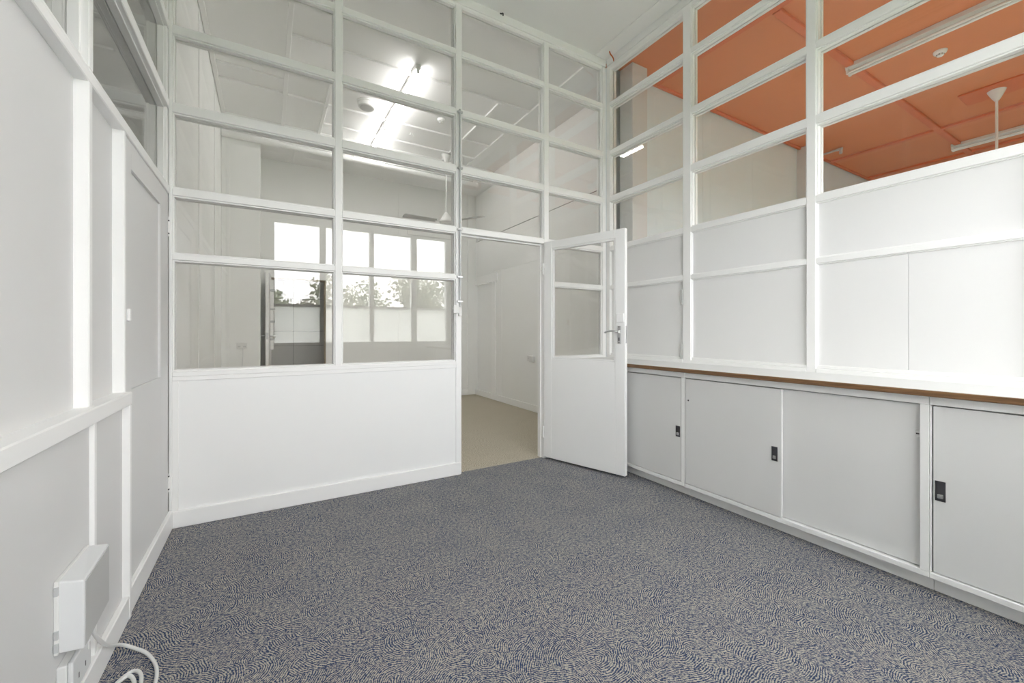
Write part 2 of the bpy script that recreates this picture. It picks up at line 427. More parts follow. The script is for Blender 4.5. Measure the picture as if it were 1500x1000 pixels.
# ---- right partition (along y at x = 0)
wr = structure('wall_right', 'white timber partition, boarded below and glazed above, over the low cabinets', 'partition', (0, -2, 0))
ro = (0, -2, 0)
rposts = [(-0.050, -0.004), (-0.978, -0.905), (-1.874, -1.821), (-2.79, -2.737), (-3.70, -3.65)]
for a, b in rposts:
    bx('post', 'white', wr, 0.0, BAR_D, a, b, .905, HEAD[0], .003, off=ro)
bx('head_rail', 'white', wr, 0.0, BAR_D, YB, -.004, 3.87, ROOM_Z, .003, off=ro)
bx('head_bead', 'white', wr, 0.008, BAR_D - .01, YB, -.05, 3.825, 3.87, .003, off=ro)
bays = [(-0.905, -0.050), (-1.821, -0.978), (-2.737, -1.874), (-3.65, -2.79), (YB, -3.70)]
for bi, (a0, a1) in enumerate(bays):
    bx('sill_bead', 'white', wr, -0.004, BAR_D, a0, a1, .905, .940, .003, off=ro)
    bx('sill_bead', 'white', wr, 0.010, .04, a0, a1, .940, .962, .004, off=ro)
    for i, (z0, z1) in enumerate(RAILS):
        if i: bx('rail', 'white', wr, 0.0, BAR_D, a0, a1, z0, z1, .003, off=ro)
        top = RAILS[i + 1][0] if i + 1 < len(RAILS) else 3.825
        if i < 2:
            zz = .95 if i == 0 else z1
            if i == 0 and bi in (2, 3):
                ym = a0 + (a1 - a0) * .5
                cell(wr, 'white', 'x', a0, ym - .0048, zz, top, 0.0, 1, ro, 'panel', (1, 0))
                cell(wr, 'white', 'x', ym + .0048, a1, zz, top, 0.0, 1, ro, 'panel', (0, 1))
            else: cell(wr, 'white', 'x', a0, a1, zz, top, 0.0, 1, ro, 'panel')
        else: cell(wr, 'white', 'x', a0, a1, z1, top, 0.0, 1, ro)
bx('lower_wall', 'wall', wr, 0.03, BAR_D, YB, -.004, 0.0, .905, off=ro)

# small painted hinges left on the first bay
for (y, z0, z1) in ((-0.893, 1.40, 1.52), (-0.893, .95, 1.07)):
    h_ = bx('old_hinge', 'grey_face', wr, -0.003, .012, y - .010, y + .010, z0, z1, .002, off=ro)

# ---- left wall: boarded, with a glazed top
wl = structure('wall_left', 'white panelled left wall with a dado ledge and glazing above', 'wall', (XL, -2, 0))
lo = (XL, -2, 0)
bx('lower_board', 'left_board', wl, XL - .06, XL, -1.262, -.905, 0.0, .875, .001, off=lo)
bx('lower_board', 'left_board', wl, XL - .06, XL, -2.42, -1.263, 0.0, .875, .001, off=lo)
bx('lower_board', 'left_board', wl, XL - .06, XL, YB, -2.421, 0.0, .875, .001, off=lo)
bx('lower_batten', 'white', wl, XL - .01, XL + .013, -1.262, -1.240, .095, .872, .002, off=lo)
bx('lower_batten', 'white', wl, XL - .01, XL + .013, -2.43, -2.408, .095, .872, .002, off=lo)
bx('lower_post', 'white', wl, XL - .06, XL + .024, -.905, -.882, 0.0, .872, .002, off=lo)
bx('dado_ledge', 'white', wl, -3.520, -3.451, YB, -.882, .872, .925, .004, off=lo)
for y0, y1 in ((-1.255, -.905), (-2.36, -1.292), (YB, -2.362)):
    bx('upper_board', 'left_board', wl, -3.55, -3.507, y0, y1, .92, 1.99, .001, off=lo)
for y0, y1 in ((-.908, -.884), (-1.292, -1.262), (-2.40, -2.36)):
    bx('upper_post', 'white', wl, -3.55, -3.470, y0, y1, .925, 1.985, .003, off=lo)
bx('upper_bead', 'white', wl, -3.55, -3.488, -1.262, -1.248, .925, 1.985, .002, off=lo)
for (z0, z1) in RAILS[2:]:
    bx('rail', 'white', wl, -3.57, -3.470, YB, -.02, z0, z1, .003, off=lo)
    bx('rail_lip', 'white', wl, -3.5705, -3.4695, YB, -.02, z1 - .014, z1 - .010, .001, off=lo)
lposts = [(-.05, 0.0), (-1.292, -1.255), (-2.40, -2.36), (-3.50, -3.46)]
for i, (a, b) in enumerate(lposts):
    bx('glazing_post', 'white', wl, -3.57, -3.478 if i == 0 else -3.470, a, b if i else -.001, 2.03, 3.87, .003, off=lo)
bx('head_rail', 'white', wl, -3.57, -3.470, YB, -.002, 3.87, ROOM_Z, .003, off=lo)
lb = [(-1.255, -.05), (-2.36, -1.292), (-3.46, -2.40), (YB, -3.50)]
tops = [r[0] for r in RAILS[3:]] + [3.87]
for a0, a1 in lb:
    for (z0, z1), t in zip(RAILS[2:], tops):
        cell(wl, 'white', 'x', a0, a1, z1, t, -3.478, -1, lo)
bx('baseboard', 'white', wl, XL, XL + .022, YB, -.907, 0.0, .098, .004, off=lo)

# closed panelled door at the far end of the left wall
d2 = thing('door_2', (XL, -.46, 0), 'closed white flush door with one recessed panel beside the corner', 'door', kind='structure')
do = (XL, -.46, 0)
mb = MB()
mb.box(XL - .04, XL, -.880, -.774, 0, 1.984, .0015); mb.box(XL - .04, XL, -.209, -.012, 0, 1.984, .0015)
mb.box(XL - .04, XL, -.774, -.209, 1.872, 1.984); mb.box(XL - .04, XL, -.774, -.209, 0, .922)
mb.build('door_frame', 'left_board', d2, do)
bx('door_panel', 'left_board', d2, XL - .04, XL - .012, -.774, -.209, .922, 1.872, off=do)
h_ = MB().box(XL, XL + .012, -.846, -.826, 1.215, 1.268, .003).box(XL, XL + .004, -.826, -.80, 1.215, 1.268, .001).build('pull_handle', 'white', d2, do)
bx('baseboard', 'white', d2, XL, XL + .021, -.875, -.008, 0.004, .112, .004, off=do)
for z0, z1 in ((1.735, 1.85), (.225, .335)):
    h_ = bx('hinge', 'white', d2, XL - .002, XL + .005, -.014, -.002, z0, z1, .001, off=do)
    for k in range(3):
        bx('hinge_knuckle', 'gunmetal' if k != 1 else 'white', h_, XL - .004, XL + .0065, -.016, -.008, z0 + .012 + k * .038, z0 + .020 + k * .038, .001, off=do)

# ---- back wall behind the camera, with four sash windows (seen mirrored in the glazing)
wb = structure('wall_back', 'white back wall with a ribbon of four sash windows', 'wall', (-1.7, YB, 0))
bo = (-1.7, YB, 0)
WT = .16
bx('wall_panel', 'wall', wb, -3.62, 0.045, YB - WT, YB, 0, WIN_BOT, off=bo)
bx('wall_panel', 'wall', wb, -3.62, 0.045, YB - WT, YB, WIN_TOP, ROOM_Z, off=bo)
bx('wall_panel', 'wall', wb, -3.62, -2.95, YB - WT, YB, WIN_BOT, WIN_TOP, off=bo)
bx('wall_panel', 'wall', wb, -0.02, 0.045, YB - WT, YB, WIN_BOT, WIN_TOP, off=bo)
wins = [(-2.95, -2.20, -2.883, -2.246), (-2.20, -1.43, -2.154, -1.465), (-1.43, -0.69, -1.393, -0.736), (-0.69, -0.02, -0.637, -0.075)]
PY = -4.17
where = ['nearest the left wall', 'second from the left wall', 'second from the right wall', 'nearest the right wall']
def window(n, x0, x1, g0, g1, label, zb=WIN_BOT, zt=WIN_TOP, frost=True):
    w = thing('window_%d' % n, ((x0 + x1) / 2, PY, zb), label, 'window', kind='structure')
    wo = ((x0 + x1) / 2, PY, zb)
    tm = zb + (zt - zb) * .61
    mb = MB()
    mb.box(x0, g0, PY - .05, PY + .05, zb, zt, .003); mb.box(g1, x1, PY - .05, PY + .05, zb, zt, .003)
    mb.box(g0, g1, PY - .05, PY + .05, zt - .05, zt, .003); mb.box(g0, g1, PY - .05, PY + .06, zb, zb + .045, .003)
    mb.box(g0, g1, PY - .05, PY + .05, tm, tm + .10, .003)
    mb.build('frame', 'white', w, wo)
    mr = zb + .69
    bx('meeting_rail', 'white', w, g0, g1, PY - .03, PY + .04, mr - .02, mr + .02, .003, off=wo)
    bx('bottom_rail', 'white', w, g0, g1, PY - .01, PY + .04, zb + .045, zb + .10, .003, off=wo)
    l_ = MB().lathe([(.0, .0), (.018, 0), (.018, .008), (.012, .016), (.0, .018)], ((g0 + g1) / 2, PY + .02, mr + .02), 16).build('sash_latch', 'brass', w, wo)
    bx('pane', 'glass', w, g0 - .003, g1 + .003, PY - .002, PY + .002, tm + .097, zt - .047, off=wo)
    bx('pane', 'glass', w, g0 - .003, g1 + .003, PY - .012, PY - .008, mr + .017, tm + .003, off=wo)
    fp = bx('frosted_pane', 'frost' if frost else 'glass', w, g0 - .003, g1 + .003, PY + .012, PY + .016, zb + .097, mr - .017, off=wo)
    fp['label'] = 'frosted lower pane'
    bx('sill', 'white', w, x0, x1, PY - .06, YB + .03, zb - .03, zb, .004, off=wo)
for i, (x0, x1, g0, g1) in enumerate(wins):
    window(i + 1, x0, x1, g0, g1, 'white sash window with a frosted lower pane in the back wall, ' + where[i])

# ---- far room walls
w_ = structure('wall_far', 'warm white end wall of the far room, with a dark doorway', 'wall', (-1.6, 3.9, 0))
wo = (-1.6, 3.9, 0)
YF = 3.92
bx('corner_box', 'far', w_, -3.478, -3.055, 3.2, 3.98, 0, ROOM_Z, .004, off=wo)
bx('joint_cover', 'far', w_, -3.42, -3.385, 3.192, 3.2, .10, 3.6, .002, off=wo)
bx('wall_panel', 'far', w_, -3.055, -2.948, YF, YF + .06, 0, 3.72, .001, off=wo)
bx('wall_panel', 'far', w_, -2.948, -2.19, YF, YF + .06, 1.975, 3.72, .001, off=wo)
bx('wall_panel', 'far', w_, -2.19, -1.05, YF, YF + .06, 0, 3.72, .001, off=wo)
bx('wall_panel', 'far', w_, -1.049, 0.50, YF, YF + .06, 0, 3.72, .001, off=wo)
bx('architrave', 'white', w_, -2.19, -2.10, YF - .018, YF, 0, 1.975, .003, off=wo)
bx('architrave', 'white', w_, -3.02, -2.10, YF - .018, YF, 1.975, 2.06, .003, off=wo)
bx('architrave', 'white', w_, -3.02, -2.948, YF - .018, YF, 0, 1.975, .003, off=wo)
bx('door_reveal', 'reveal', w_, -2.205, -2.19, YF, YF + .14, 0, 1.975, .001, off=wo)
bx('door_reveal', 'reveal', w_, -2.948, -2.205, YF, YF + .14, 1.96, 1.975, .001, off=wo)
bx('corner_pilaster', 'far', w_, 0.232, 0.47, 3.90, YF + .06, 0, 3.72, .003, off=wo)
bx('panel_head', 'far', w_, -0.9, 0.232, 3.905, YF, 2.85, 2.95, .003, off=wo)
bx('baseboard', 'white', w_, -2.10, 0.232, 3.90, YF, 0, .11, .003, off=wo)

w_ = structure('wall_far_left', 'warm white left wall of the far room', 'wall', (-3.5, 2, 0))
wo = (-3.5, 2, 0)
for y0, y1 in ((.09, 1.25), (1.251, 2.45), (2.451, 3.25)):
    bx('wall_panel', 'far', w_, -3.54, -3.478, y0, y1, 0, ROOM_Z, .001, off=wo)
for Y in (1.25, 2.45): bx('joint_cover', 'far', w_, -3.478, -3.472, Y - .02, Y + .02, .1, ROOM_Z, .002, off=wo)
bx('baseboard', 'white', w_, -3.478, -3.46, .09, 3.2, 0, .10, .003, off=wo)

w_ = structure('wall_far_right', 'warm white right wall of the far room, seen through the doorway', 'wall', (.4, 2, 0))
wo = (.4, 2, 0)
XR = .40
for (y0, y1, z0, z1) in ((.09, 1.66, 0, 2.21), (.09, 1.66, 2.212, 2.845), (1.662, 3.24, 0, 2.21), (1.662, 3.24, 2.212, 2.845), (3.24, 3.98, 2.04, 2.845), (.09, 3.98, 2.855, ROOM_Z)):
    bx('wall_panel', 'far', w_, XR, XR + .05, y0, y1, z0, z1, .001, off=wo)
bx('gap_backing', 'dark', w_, XR + .012, XR + .05, .09, 3.93, 2.80, 2.90, off=wo)
bx('architrave', 'white', w_, XR - .018, XR, 3.04, 4.0 - .1, 2.04, 2.18, .003, off=wo)
bx('architrave', 'white', w_, XR - .018, XR, 3.10, 3.24, 0, 2.04, .003, off=wo)
bx('joint_cover', 'far', w_, XR - .005, XR, 2.90, 2.93, .1, 2.2, .001, off=wo)
bx('baseboard', 'white', w_, XR - .02, XR, .09, 3.10, 0, .10, .003, off=wo)
bx('baseboard', 'white', w_, XR - .02, XR + .01, 3.24, 3.90, 0, .10, .003, off=wo)
bx('return_wall', 'far', w_, .09, XR + .05, .06, .092, 0, ROOM_Z, off=wo)

d4 = thing('door_4', (XR + .03, 3.58, 0), 'closed plain white door in the right wall of the far room', 'door', kind='structure')
do = (XR + .03, 3.58, 0)
bx('door_leaf', 'far', d4, XR + .03, XR + .06, 3.236, 3.97, 0, 2.06, .001, off=do)
bx('door_jamb', 'white', d4, XR, XR + .05, 3.235, 3.25, 0, 2.04, .001, off=do)

# dark tiled closet behind the far doorway
w_ = structure('wall_closet', 'dark grey tiled closet beyond the far doorway', 'closet', (-2.5, 5, 0))
wo = (-2.5, 5, 0)
xs = [-3.3, -2.59, -1.95, -1.6]; zs = [0, .42, .93, 1.18, 1.75, 2.35]
for i in range(3):
    for k in range(5):
        bx('tile', 'tile_grey', w_, xs[i] + .002, xs[i + 1] - .002, 5.0, 5.03, zs[k] + .002, zs[k + 1] - .002, .002, off=wo)
bx('tile_backing', 'dark', w_, -3.36, -1.6, 5.02, 5.06, 0, 2.4, off=wo)
bx('side_wall', 'tile_grey', w_, -3.36, -3.30, 3.98, 5.06, 0, 2.4, off=wo)
bx('side_wall', 'tile_grey', w_, -1.62, -1.56, 3.98, 5.06, 0, 2.4, off=wo)
bx('closet_ceiling', 'tile_grey', w_, -3.36, -1.56, 3.98, 5.06, 2.36, 2.42, off=wo)
bx('closet_floor', 'tile_grey', w_, -3.36, -1.56, 3.98, 5.06, -.06, 0, off=wo)

# ---- side room (orange ceiling) walls
w_ = structure('wall_side_room_front', 'grey-white panelled end wall below the orange ceiling', 'wall', (3.5, .06, 0))
wo = (3.5, .06, 0)
xs = [.092, 1.66, 2.74, 3.9, 5.1, 7.6]
for a, b in zip(xs, xs[1:]): bx('wall_panel', 'annex_wall', w_, a, b - .002, .06, .12, 0, ROOM_Z, .001, off=wo)
bx('column', 'column', w_, .25, .47, -.12, .06, 0, ROOM_Z, .004, off=wo)
bx('column_edge', 'column', w_, .242, .262, -.128, -.10, 0, 3.93, .003, off=wo)
bx('column', 'column', w_, 3.92, 4.2, -.10, .06, 0, ROOM_Z, .004, off=wo)
w_ = structure('wall_side_room_right', 'far side wall of the room with the orange ceiling', 'wall', (7.5, -2, 0))
bx('wall_panel', 'annex_wall', w_, 7.5, 7.6, YB - .1, .12, 0, ROOM_Z, off=(7.5, -2, 0))
w_ = structure('wall_side_room_back', 'back wall of the room with the orange ceiling', 'wall', (3.5, YB, 0))
wo = (3.5, YB, 0)
bx('wall_panel', 'annex_wall', w_, .09, 7.6, YB - WT, YB, 0, .75, off=wo)
bx('wall_panel', 'annex_wall', w_, .09, 7.6, YB - WT, YB, 2.7, ROOM_Z, off=wo)
bx('wall_panel', 'annex_wall', w_, .045, .5, YB - WT, YB, .75, 2.7, off=wo)
bx('wall_panel', 'annex_wall', w_, 5.1, 7.6, YB - WT, YB, .75, 2.7, off=wo)
for k in range(4):  # unseen windows, added to bring daylight into the side room
    x0 = .5 + k * 1.15
    window(5 + k, x0, x0 + 1.15, x0 + .05, x0 + 1.10, 'unseen sash window added to light the orange-ceilinged room, %s from the partition' % ['first', 'second', 'third', 'fourth'][k], .75, 2.7, True)
# ---- passage behind the left wall
w_ = structure('wall_passage', 'dim white passage wall behind the glazed top of the left wall', 'wall', (-4.85, 0, 0))
wo = (-4.85, 0, 0)
bx('wall_panel', 'far', w_, -4.9, -4.8, YB - .1, 3.98, 0, ROOM_Z, off=wo)
bx('wall_panel', 'far', w_, -4.9, -3.56, YB - .1, YB, 0, ROOM_Z, off=wo)
bx('wall_panel', 'far', w_, -4.9, -3.54, 3.9, 3.98, 0, ROOM_Z, off=wo)

# ------------------------------------------------------------------ open half-glazed door
HX, HY = -.775, -.005
ang = math.atan2(-.770 - HY, -.526 - HX)
d1 = thing('door_1', (HX, HY, 0), 'open white door, glazed above and solid below, with a chrome lever', 'door', rz=ang, kind='structure')
# local: x along the leaf, y>0 is the side away from the camera
LW, LT, Z0, Z1 = .8045, .040, .020, 1.998
o0, o1, g0, g1 = .085, .718, .925, 1.928
def lbx(name, mat, parent, *a, **k): return bx(name, mat, parent, *a, **k)
lbx('hinge_stile', 'white', d1, 0, o0, 0, LT, Z0, Z1, .003)
lbx('lock_stile', 'white', d1, o1, LW, 0, LT, Z0, Z1, .003)
lbx('top_rail', 'white', d1, o0, o1, 0, LT, g1, Z1, .003)
lbx('lower_panel', 'white', d1, o0, o1, 0.0012, LT, Z0, g0, .002)
p = lbx('pane', 'glass', d1, o0 + .006, o1 - .006, .018, .022, g0 + .006, g1 - .006)
mb = MB()
for y0, y1 in ((.004, .018), (.022, .036)):
    mb.box(o0, o0 + .016, y0, y1, g0, g1, .003); mb.box(o1 - .016, o1, y0, y1, g0, g1, .003)
    mb.box(o0, o1, y0, y1, g0, g0 + .016, .003); mb.box(o0, o1, y0, y1, g1 - .016, g1, .003)
mb.build('glazing_bead', 'white', p)
lk = lbx('lock_plate', 'white', d1, .733, .797, -.010, 0, 1.246, 1.319, .003)
mb = MB(); mb.box(.742, .770, -.006, 0, 1.075, 1.220, .003, 2)
hp = mb.build('handle_plate', 'chrome', d1); hp['label'] = 'chrome handle plate'
MB().tube([(.756, -.004, 1.172), (.756, -.030, 1.173), (.745, -.044, 1.174), (.72, -.050, 1.178), (.69, -.050, 1.177), (.665, -.047, 1.171), (.650, -.043, 1.164)], .0075, 12).lathe([(.0, 0), (.014, 0), (.014, .02), (.0, .02)], (.756, -.014, 1.162), 18).build('lever', 'chrome', hp, smooth=True)
MB().box(.751, .761, -.0075, -.004, 1.098, 1.125, .002).build('keyhole', 'gunmetal', hp)
for zz in (1.085, 1.210): MB().cyl((.756, -.007, zz), (.756, -.004, zz), .004, 12).build('screw', 'gunmetal', hp)
lbx('latch_plate', 'chrome', d1, LW - .001, LW + .002, .010, .030, 1.08, 1.22, .0008)
for z in (.25, 1.75): MB().cyl((-.004, -.006, z - .05), (-.004, -.006, z + .05), .006, 12).build('hinge', 'white', d1)

# door leaf standing open at the far doorway
d3 = thing('door_3', (-2.945, 3.90, 0), 'white door standing open at the far dark doorway, seen edge-on', 'door', rz=math.radians(-93.3), kind='structure')
bx('door_leaf', 'white', d3, 0.02, .60, -.02, .02, .015, 1.975, .003)
for s in (-1, 1):
    k_ = MB().cyl((.545, s * .02, 1.115), (.545, s * .075, 1.115), .009, 12).build('knob_stem', 'chrome', d3)
    MB().cyl((.545, s * .07, 1.115), (.545, s * .10, 1.115), .026, 20, .022).build('knob', 'chrome', k_)
bx('edge_latch', 'chrome', d3, .599, .603, -.012, .012, 1.07, 1.16, .001)
r_ = bx('door_rack', 'white', d3, .28, .30, .02, .062, .92, 1.90, .003)
for z in (1.05, 1.30, 1.48, 1.74): bx('rack_clip', 'conduit', r_, .27, .32, .02, .078, z, z + .03, .003)

# ------------------------------------------------------------------ low cabinets with sliding doors
CX = -.43
def cab_door(parent, off, x, y0, y1, pull=None, lock=None, hole=None, z0=.104, z1=.840):
    d = bx('sliding_door', 'cab', parent, x, x + .019, y0, y1, z0, z1, .0012, off=off)
    if pull is not None:
        ya, yb, za, zb = pull
        mb = MB(); w = .005
        mb.box(x - .003, x + .004, ya, ya + w, za, zb); mb.box(x - .003, x + .004, yb - w, yb, za, zb)
        mb.box(x - .003, x + .004, ya, yb, za, za + .010); mb.box(x - .003, x + .004, ya, yb, zb - .012, zb)
        mb.box(x - .0006, x + .006, ya, yb, za, zb)
        q = mb.build('flush_pull', 'gunmetal', d, off); q['label'] = 'dark grey flush pull'
        ym = (ya + yb) / 2
        q = MB().box(x - .007, x, ya + .007, yb - .007, za + .012, za + .030, .002).cyl((x - .005, ym, za + .021), (x - .011, ym, za + .021), .006, 12).build('latch', 'chrome', d, off)
        q['label'] = 'small chrome latch'
    if lock is not None:
        ya, yb, za, zb = lock
        bx('lock_plate', 'white', d, x - .003, x + .002, ya, yb, za, zb, .001, off=off)
        bx('lock_slot', 'dark', d, x - .004, x, ya + .004, yb - .004, (za + zb) / 2 - .003, (za + zb) / 2 + .003, off=off)
    if hole is not None:
        MB().cyl((x - .001, hole[0], hole[1]), (x + .004, hole[0], hole[1]), .006, 12).build('keyhole', 'gunmetal', d, off)
    return d
def cabinet(name_label, y0, y1, left_stile, right_stile):
    off = (-.2, (y0 + y1) / 2, 0)
    c = thing('low_cabinet', off, name_label, 'cabinet', 'low cabinets along the right wall')
    mb = MB()
    mb.box(-.36, 0.026, y0 + .001, y0 + .018, .073, .886); mb.box(-.36, 0.026, y1 - .018, y1 - .001, .073, .886)
    mb.box(.005, .026, y0 + .018, y1 - .018, .073, .886); mb.box(-.36, .005, y0 + .018, y1 - .018, .073, .09)
    mb.build('carcass', 'cab', c, off)
    bx('kickboard', 'white', c, -.37, -.352, y0 + .001, y1 - .001, 0, .073, .001, off=off)
    bx('top_rail', 'white', c, CX, -.33, y0 + .001, y1 - .001, .846, .886, .002, off=off)
    bx('bottom_rail', 'white', c, CX, -.35, y0 + .001, y1 - .001, .073, .099, .002, off=off)
    if right_stile: bx('stile', 'white', c, CX, -.36, y1 - right_stile, y1 - .001, .099, .846, .002, off=off)
    if left_stile: bx('stile', 'white', c, CX, -.36, y0 + .001, y0 + left_stile, .099, .846, .002, off=off)
    return c, off
c1, off = cabinet('low white sliding-door cabinet half hidden behind the open door', -1.246, -.02, .030, .03)
cab_door(c1, off, CX + .001, -1.213, -.60, (-1.206, -1.171, .417, .494))
cab_door(c1, off, CX + .026, -.62, -.05)
c2, off = cabinet('low white cabinet with two wide sliding doors, mid right wall', -2.503, -1.246, .032, .002)
cab_door(c2, off, CX - .001, -1.886, -1.252, (-1.865, -1.833, .421, .503), hole=(-1.275, .690))
cab_door(c2, off, CX + .024, -2.469, -1.865, lock=(-2.468, -2.449, .690, .720))
c3, off = cabinet('low white cabinet cut by the right edge of the photo', -3.76, -2.503, .03, .004)
cab_door(c3, off, CX + .010, -3.15, -2.513, (-2.552, -2.519, .425, .512))
cab_door(c3, off, CX + .034, -3.73, -3.12)

wt = thing('worktop', (-.24, -2, .9), 'long white worktop with a brown timber front edge over the low cabinets', 'worktop')
off = (-.24, -2, .9)
bx('top_board', 'cab', wt, -.462, -.003, YB + .003, -.006, .888, .915, .002, off=off)
e_ = bx('edge_strip', 'timber', wt, -.474, -.462, YB + .003, -.006, .886, .913, .003, off=off)
e_['label'] = 'bare brown timber front edge'

# ------------------------------------------------------------------ things on the left wall
def box_cover():
    off = (XL, -1.41, .38)
    t = thing('wall_box', off, 'pale grey plastic cover box on the left wall, cable running from it', 'box')
    y0, y1, z0, z1, p = -1.524, -1.297, .280, .480, .066
    # cover: vertical front, sloping underside towards the far end
    bm = MB()
    b0 = [(XL + .003, y0, z0), (XL + p - .006, y0, z0 - .006), (XL + p - .006, y0, z1 - .012), (XL + .003, y0, z1)]
    b1 = [(XL + .008, y1, z0 + .006), (XL + p - .010, y1, z0 + .002), (XL + p - .010, y1, z1 - .006), (XL + .008, y1, z1)]
    A = [bm.bm.verts.new(v) for v in b0]; Bv = [bm.bm.verts.new(v) for v in b1]
    for i in range(4): bm.bm.faces.new((A[i], A[(i + 1) % 4], Bv[(i + 1) % 4], Bv[i]))
    bm.bm.faces.new(A[::-1]); bm.bm.faces.new(Bv)
    bmesh.ops.bevel(bm.bm, geom=bm.bm.edges[:], offset=.004, segments=3, affect='EDGES', profile=.5)
    bm.build('cover', 'grey_plastic', t, off)
    f_ = MB(); x = XL + p - .006
    fa = [(x + .0004, y0 + .006, z0), (x + .0012, y0 + .006, z1 - .018), (x - .0030, y1 - .006, z1 - .013), (x - .0030, y1 - .006, z0 + .010)]
    A = [f_.bm.verts.new((v[0] - .002, v[1], v[2])) for v in fa]; Bv = [f_.bm.verts.new((v[0] + .0012, v[1], v[2])) for v in fa]
    for i in range(4): f_.bm.faces.new((A[i], A[(i + 1) % 4], Bv[(i + 1) % 4], Bv[i]))
    f_.bm.faces.new(A[::-1]); f_.bm.faces.new(Bv)
    q = f_.build('front_face', 'grey_face', t, off); q['label'] = 'darker grey front face'
    bx('back_plate', 'plastic', t, XL, XL + .010, y0 - .006, y1, z0 - .002, z1 + .002, .002, off=off)
    for z in (.300, .335, .455): bx('clip', 'conduit', t, XL + .001, XL + .011, y0 - .010, y0 - .004, z - .012, z + .012, .001, off=off)
box_cover()
off = (XL, -1.43, .19)
t = thing('power_socket', off, 'white surface power socket low on the left wall under the grey box', 'socket')
bx('mounting_block', 'plastic', t, XL, XL + .022, -1.515, -1.375, .135, .235, .004, off=off, seg=2)
fp = bx('face_plate', 'grey_plastic', t, XL + .022, XL + .034, -1.512, -1.372, .138, .238, .004, off=off, seg=2)
for yy in (-1.47, -1.42): bx('pin_slot', 'dark', fp, XL + .0335, XL + .0346, yy - .001, yy + .003, .165, .180, off=off)
bx('rocker_switch', 'plastic', fp, XL + .033, XL + .037, -1.40, -1.385, .20, .222, .001, off=off)

def smooth_path(pts, n=12):
    pts = [Vector(p) for p in pts]; out = []
    for i in range(len(pts) - 1):
        p0 = pts[max(i - 1, 0)]; p1 = pts[i]; p2 = pts[i + 1]; p3 = pts[min(i + 2, len(pts) - 1)]
        for k in range(n):
            s = k / n
            out.append(.5 * ((2 * p1) + (p2 - p0) * s + (2 * p0 - 5 * p1 + 4 * p2 - p3) * s * s + (3 * p1 - p0 - 3 * p2 + p3) * s ** 3))
    out.append(pts[-1]); return out
loop = []
cab = [(-3.446, -1.37, .285), (-3.444, -1.345, .215), (-3.440, -1.25, .115), (-3.425, -1.15, .045), (-3.39, -1.14, .012), (-3.345, -1.19, .007), (-3.305, -1.28, .007), (-3.292, -1.37, .007), (-3.30, -1.47, .007), (-3.35, -1.53, .007),
       (-3.41, -1.50, .007), (-3.425, -1.40, .007), (-3.40, -1.305, .010), (-3.365, -1.275, .014), (-3.335, -1.325, .016), (-3.33, -1.43, .012), (-3.37, -1.48, .016), (-3.405, -1.43, .018), (-3.40, -1.345, .02), (-3.372, -1.305, .022), (-3.345, -1.36, .02), (-3.345, -1.45, .02)]
q = MB().tube(smooth_path(cab), .0058, 10).build('cable', 'plastic', None, smooth=True)
tag(q, 'white cable from the grey wall box, coiled on the carpet', 'cable')

# ------------------------------------------------------------------ switch and conduit on the door post
off = (-1.621, 0, 2.1)
t = thing('conduit', off, 'grey conduit clipped up the partition post beside the doorway', 'conduit')
MB().cyl((-1.615, -.009, 1.36), (-1.615, -.009, 2.992), .009, 14).build('conduit_pipe', 'conduit', t, off, smooth=True)
for z in (1.42, 1.62, 2.01, 2.51, 2.97):
    bx('clip', 'chrome', t, -1.638, -1.592, -.0195, 0, z - .007, z + .007, .001, off=off)
off = (-1.65, 0, 1.36)
t = thing('light_switch', off, 'small white light switch on the post beside the doorway', 'switch')
bx('switch_body', 'plastic', t, -1.678, -1.630, -.030, .012, 1.322, 1.388, .003, off=off)
bx('rocker', 'plastic', t, -1.684, -1.678, -.020, -.008, 1.352, 1.366, .001, off=off)
bx('junction_cap', 'plastic', t, -1.628, -1.603, -.024, 0, 1.300, 1.372, .002, off=off)

# ------------------------------------------------------------------ ceiling fittings
def fluor(x, y0, y1, z, lit, label, group, w=.06, tubes=((-.028), (.028)), cuts=None, off=None):
    off = (x, (y0 + y1) / 2, z)
    t = thing('fluorescent_light', off, label, 'light', group)
    bx('batten_body', 'tray', t, x - (.025 if lit else w / 2), x + (.025 if lit else w / 2), y0, y1, z - .045, z, .004, off=off)
    h = .045
    if lit: tubes = (0.0,)
    segs = cuts or [(y0, y1)]
    for a, b in segs:
        for e in (a + .012, b - .012):
            mb = MB()
            for dx in tubes: mb.box(x + dx - .014, x + dx + .014, e - .012, e + .012, z - h - .050, z - h + .001, .004)
            mb.box(x - w / 2 + .004, x + w / 2 - .004, e - .012, e + .012, z - h - .011, z - h + .005, .003)
            mb.build('lamp_holder', 'plastic', t, off)
        for dx in tubes:
            MB().cyl((x + dx, a + .024, z - h - .034), (x + dx, b - .024, z - h - .034), .019 if lit else .013, 14).build('tube', 'tube_on' if lit else 'tube_off', t, off, smooth=True)
    return t
fluor(-1.63, 1.03, 2.41, ROOM_Z, True, 'lit fluorescent batten on the white ceiling, nearer of the two', 'fluorescent battens in the far room')
fluor(-1.635, 2.43, 3.12, ROOM_Z, True, 'lit fluorescent batten on the white ceiling, farther of the two', 'fluorescent battens in the far room')
fluor(-1.75, -2.30, -0.86, ROOM_Z, False, 'unlit white fluorescent batten on the plain ceiling, seen mirrored in the upper glazing', 'fluorescent battens of the carpeted room')
fluor(2.25, -2.75, -1.20, ROOM_Z, False, 'unlit white fluorescent batten on the orange ceiling above the smoke detector', 'fluorescent battens on the orange ceiling', .11)
fluor(5.78, -2.75, -1.17, ROOM_Z, False, 'unlit white fluorescent batten on the orange ceiling behind the fan rod', 'fluorescent battens on the orange ceiling', .11)

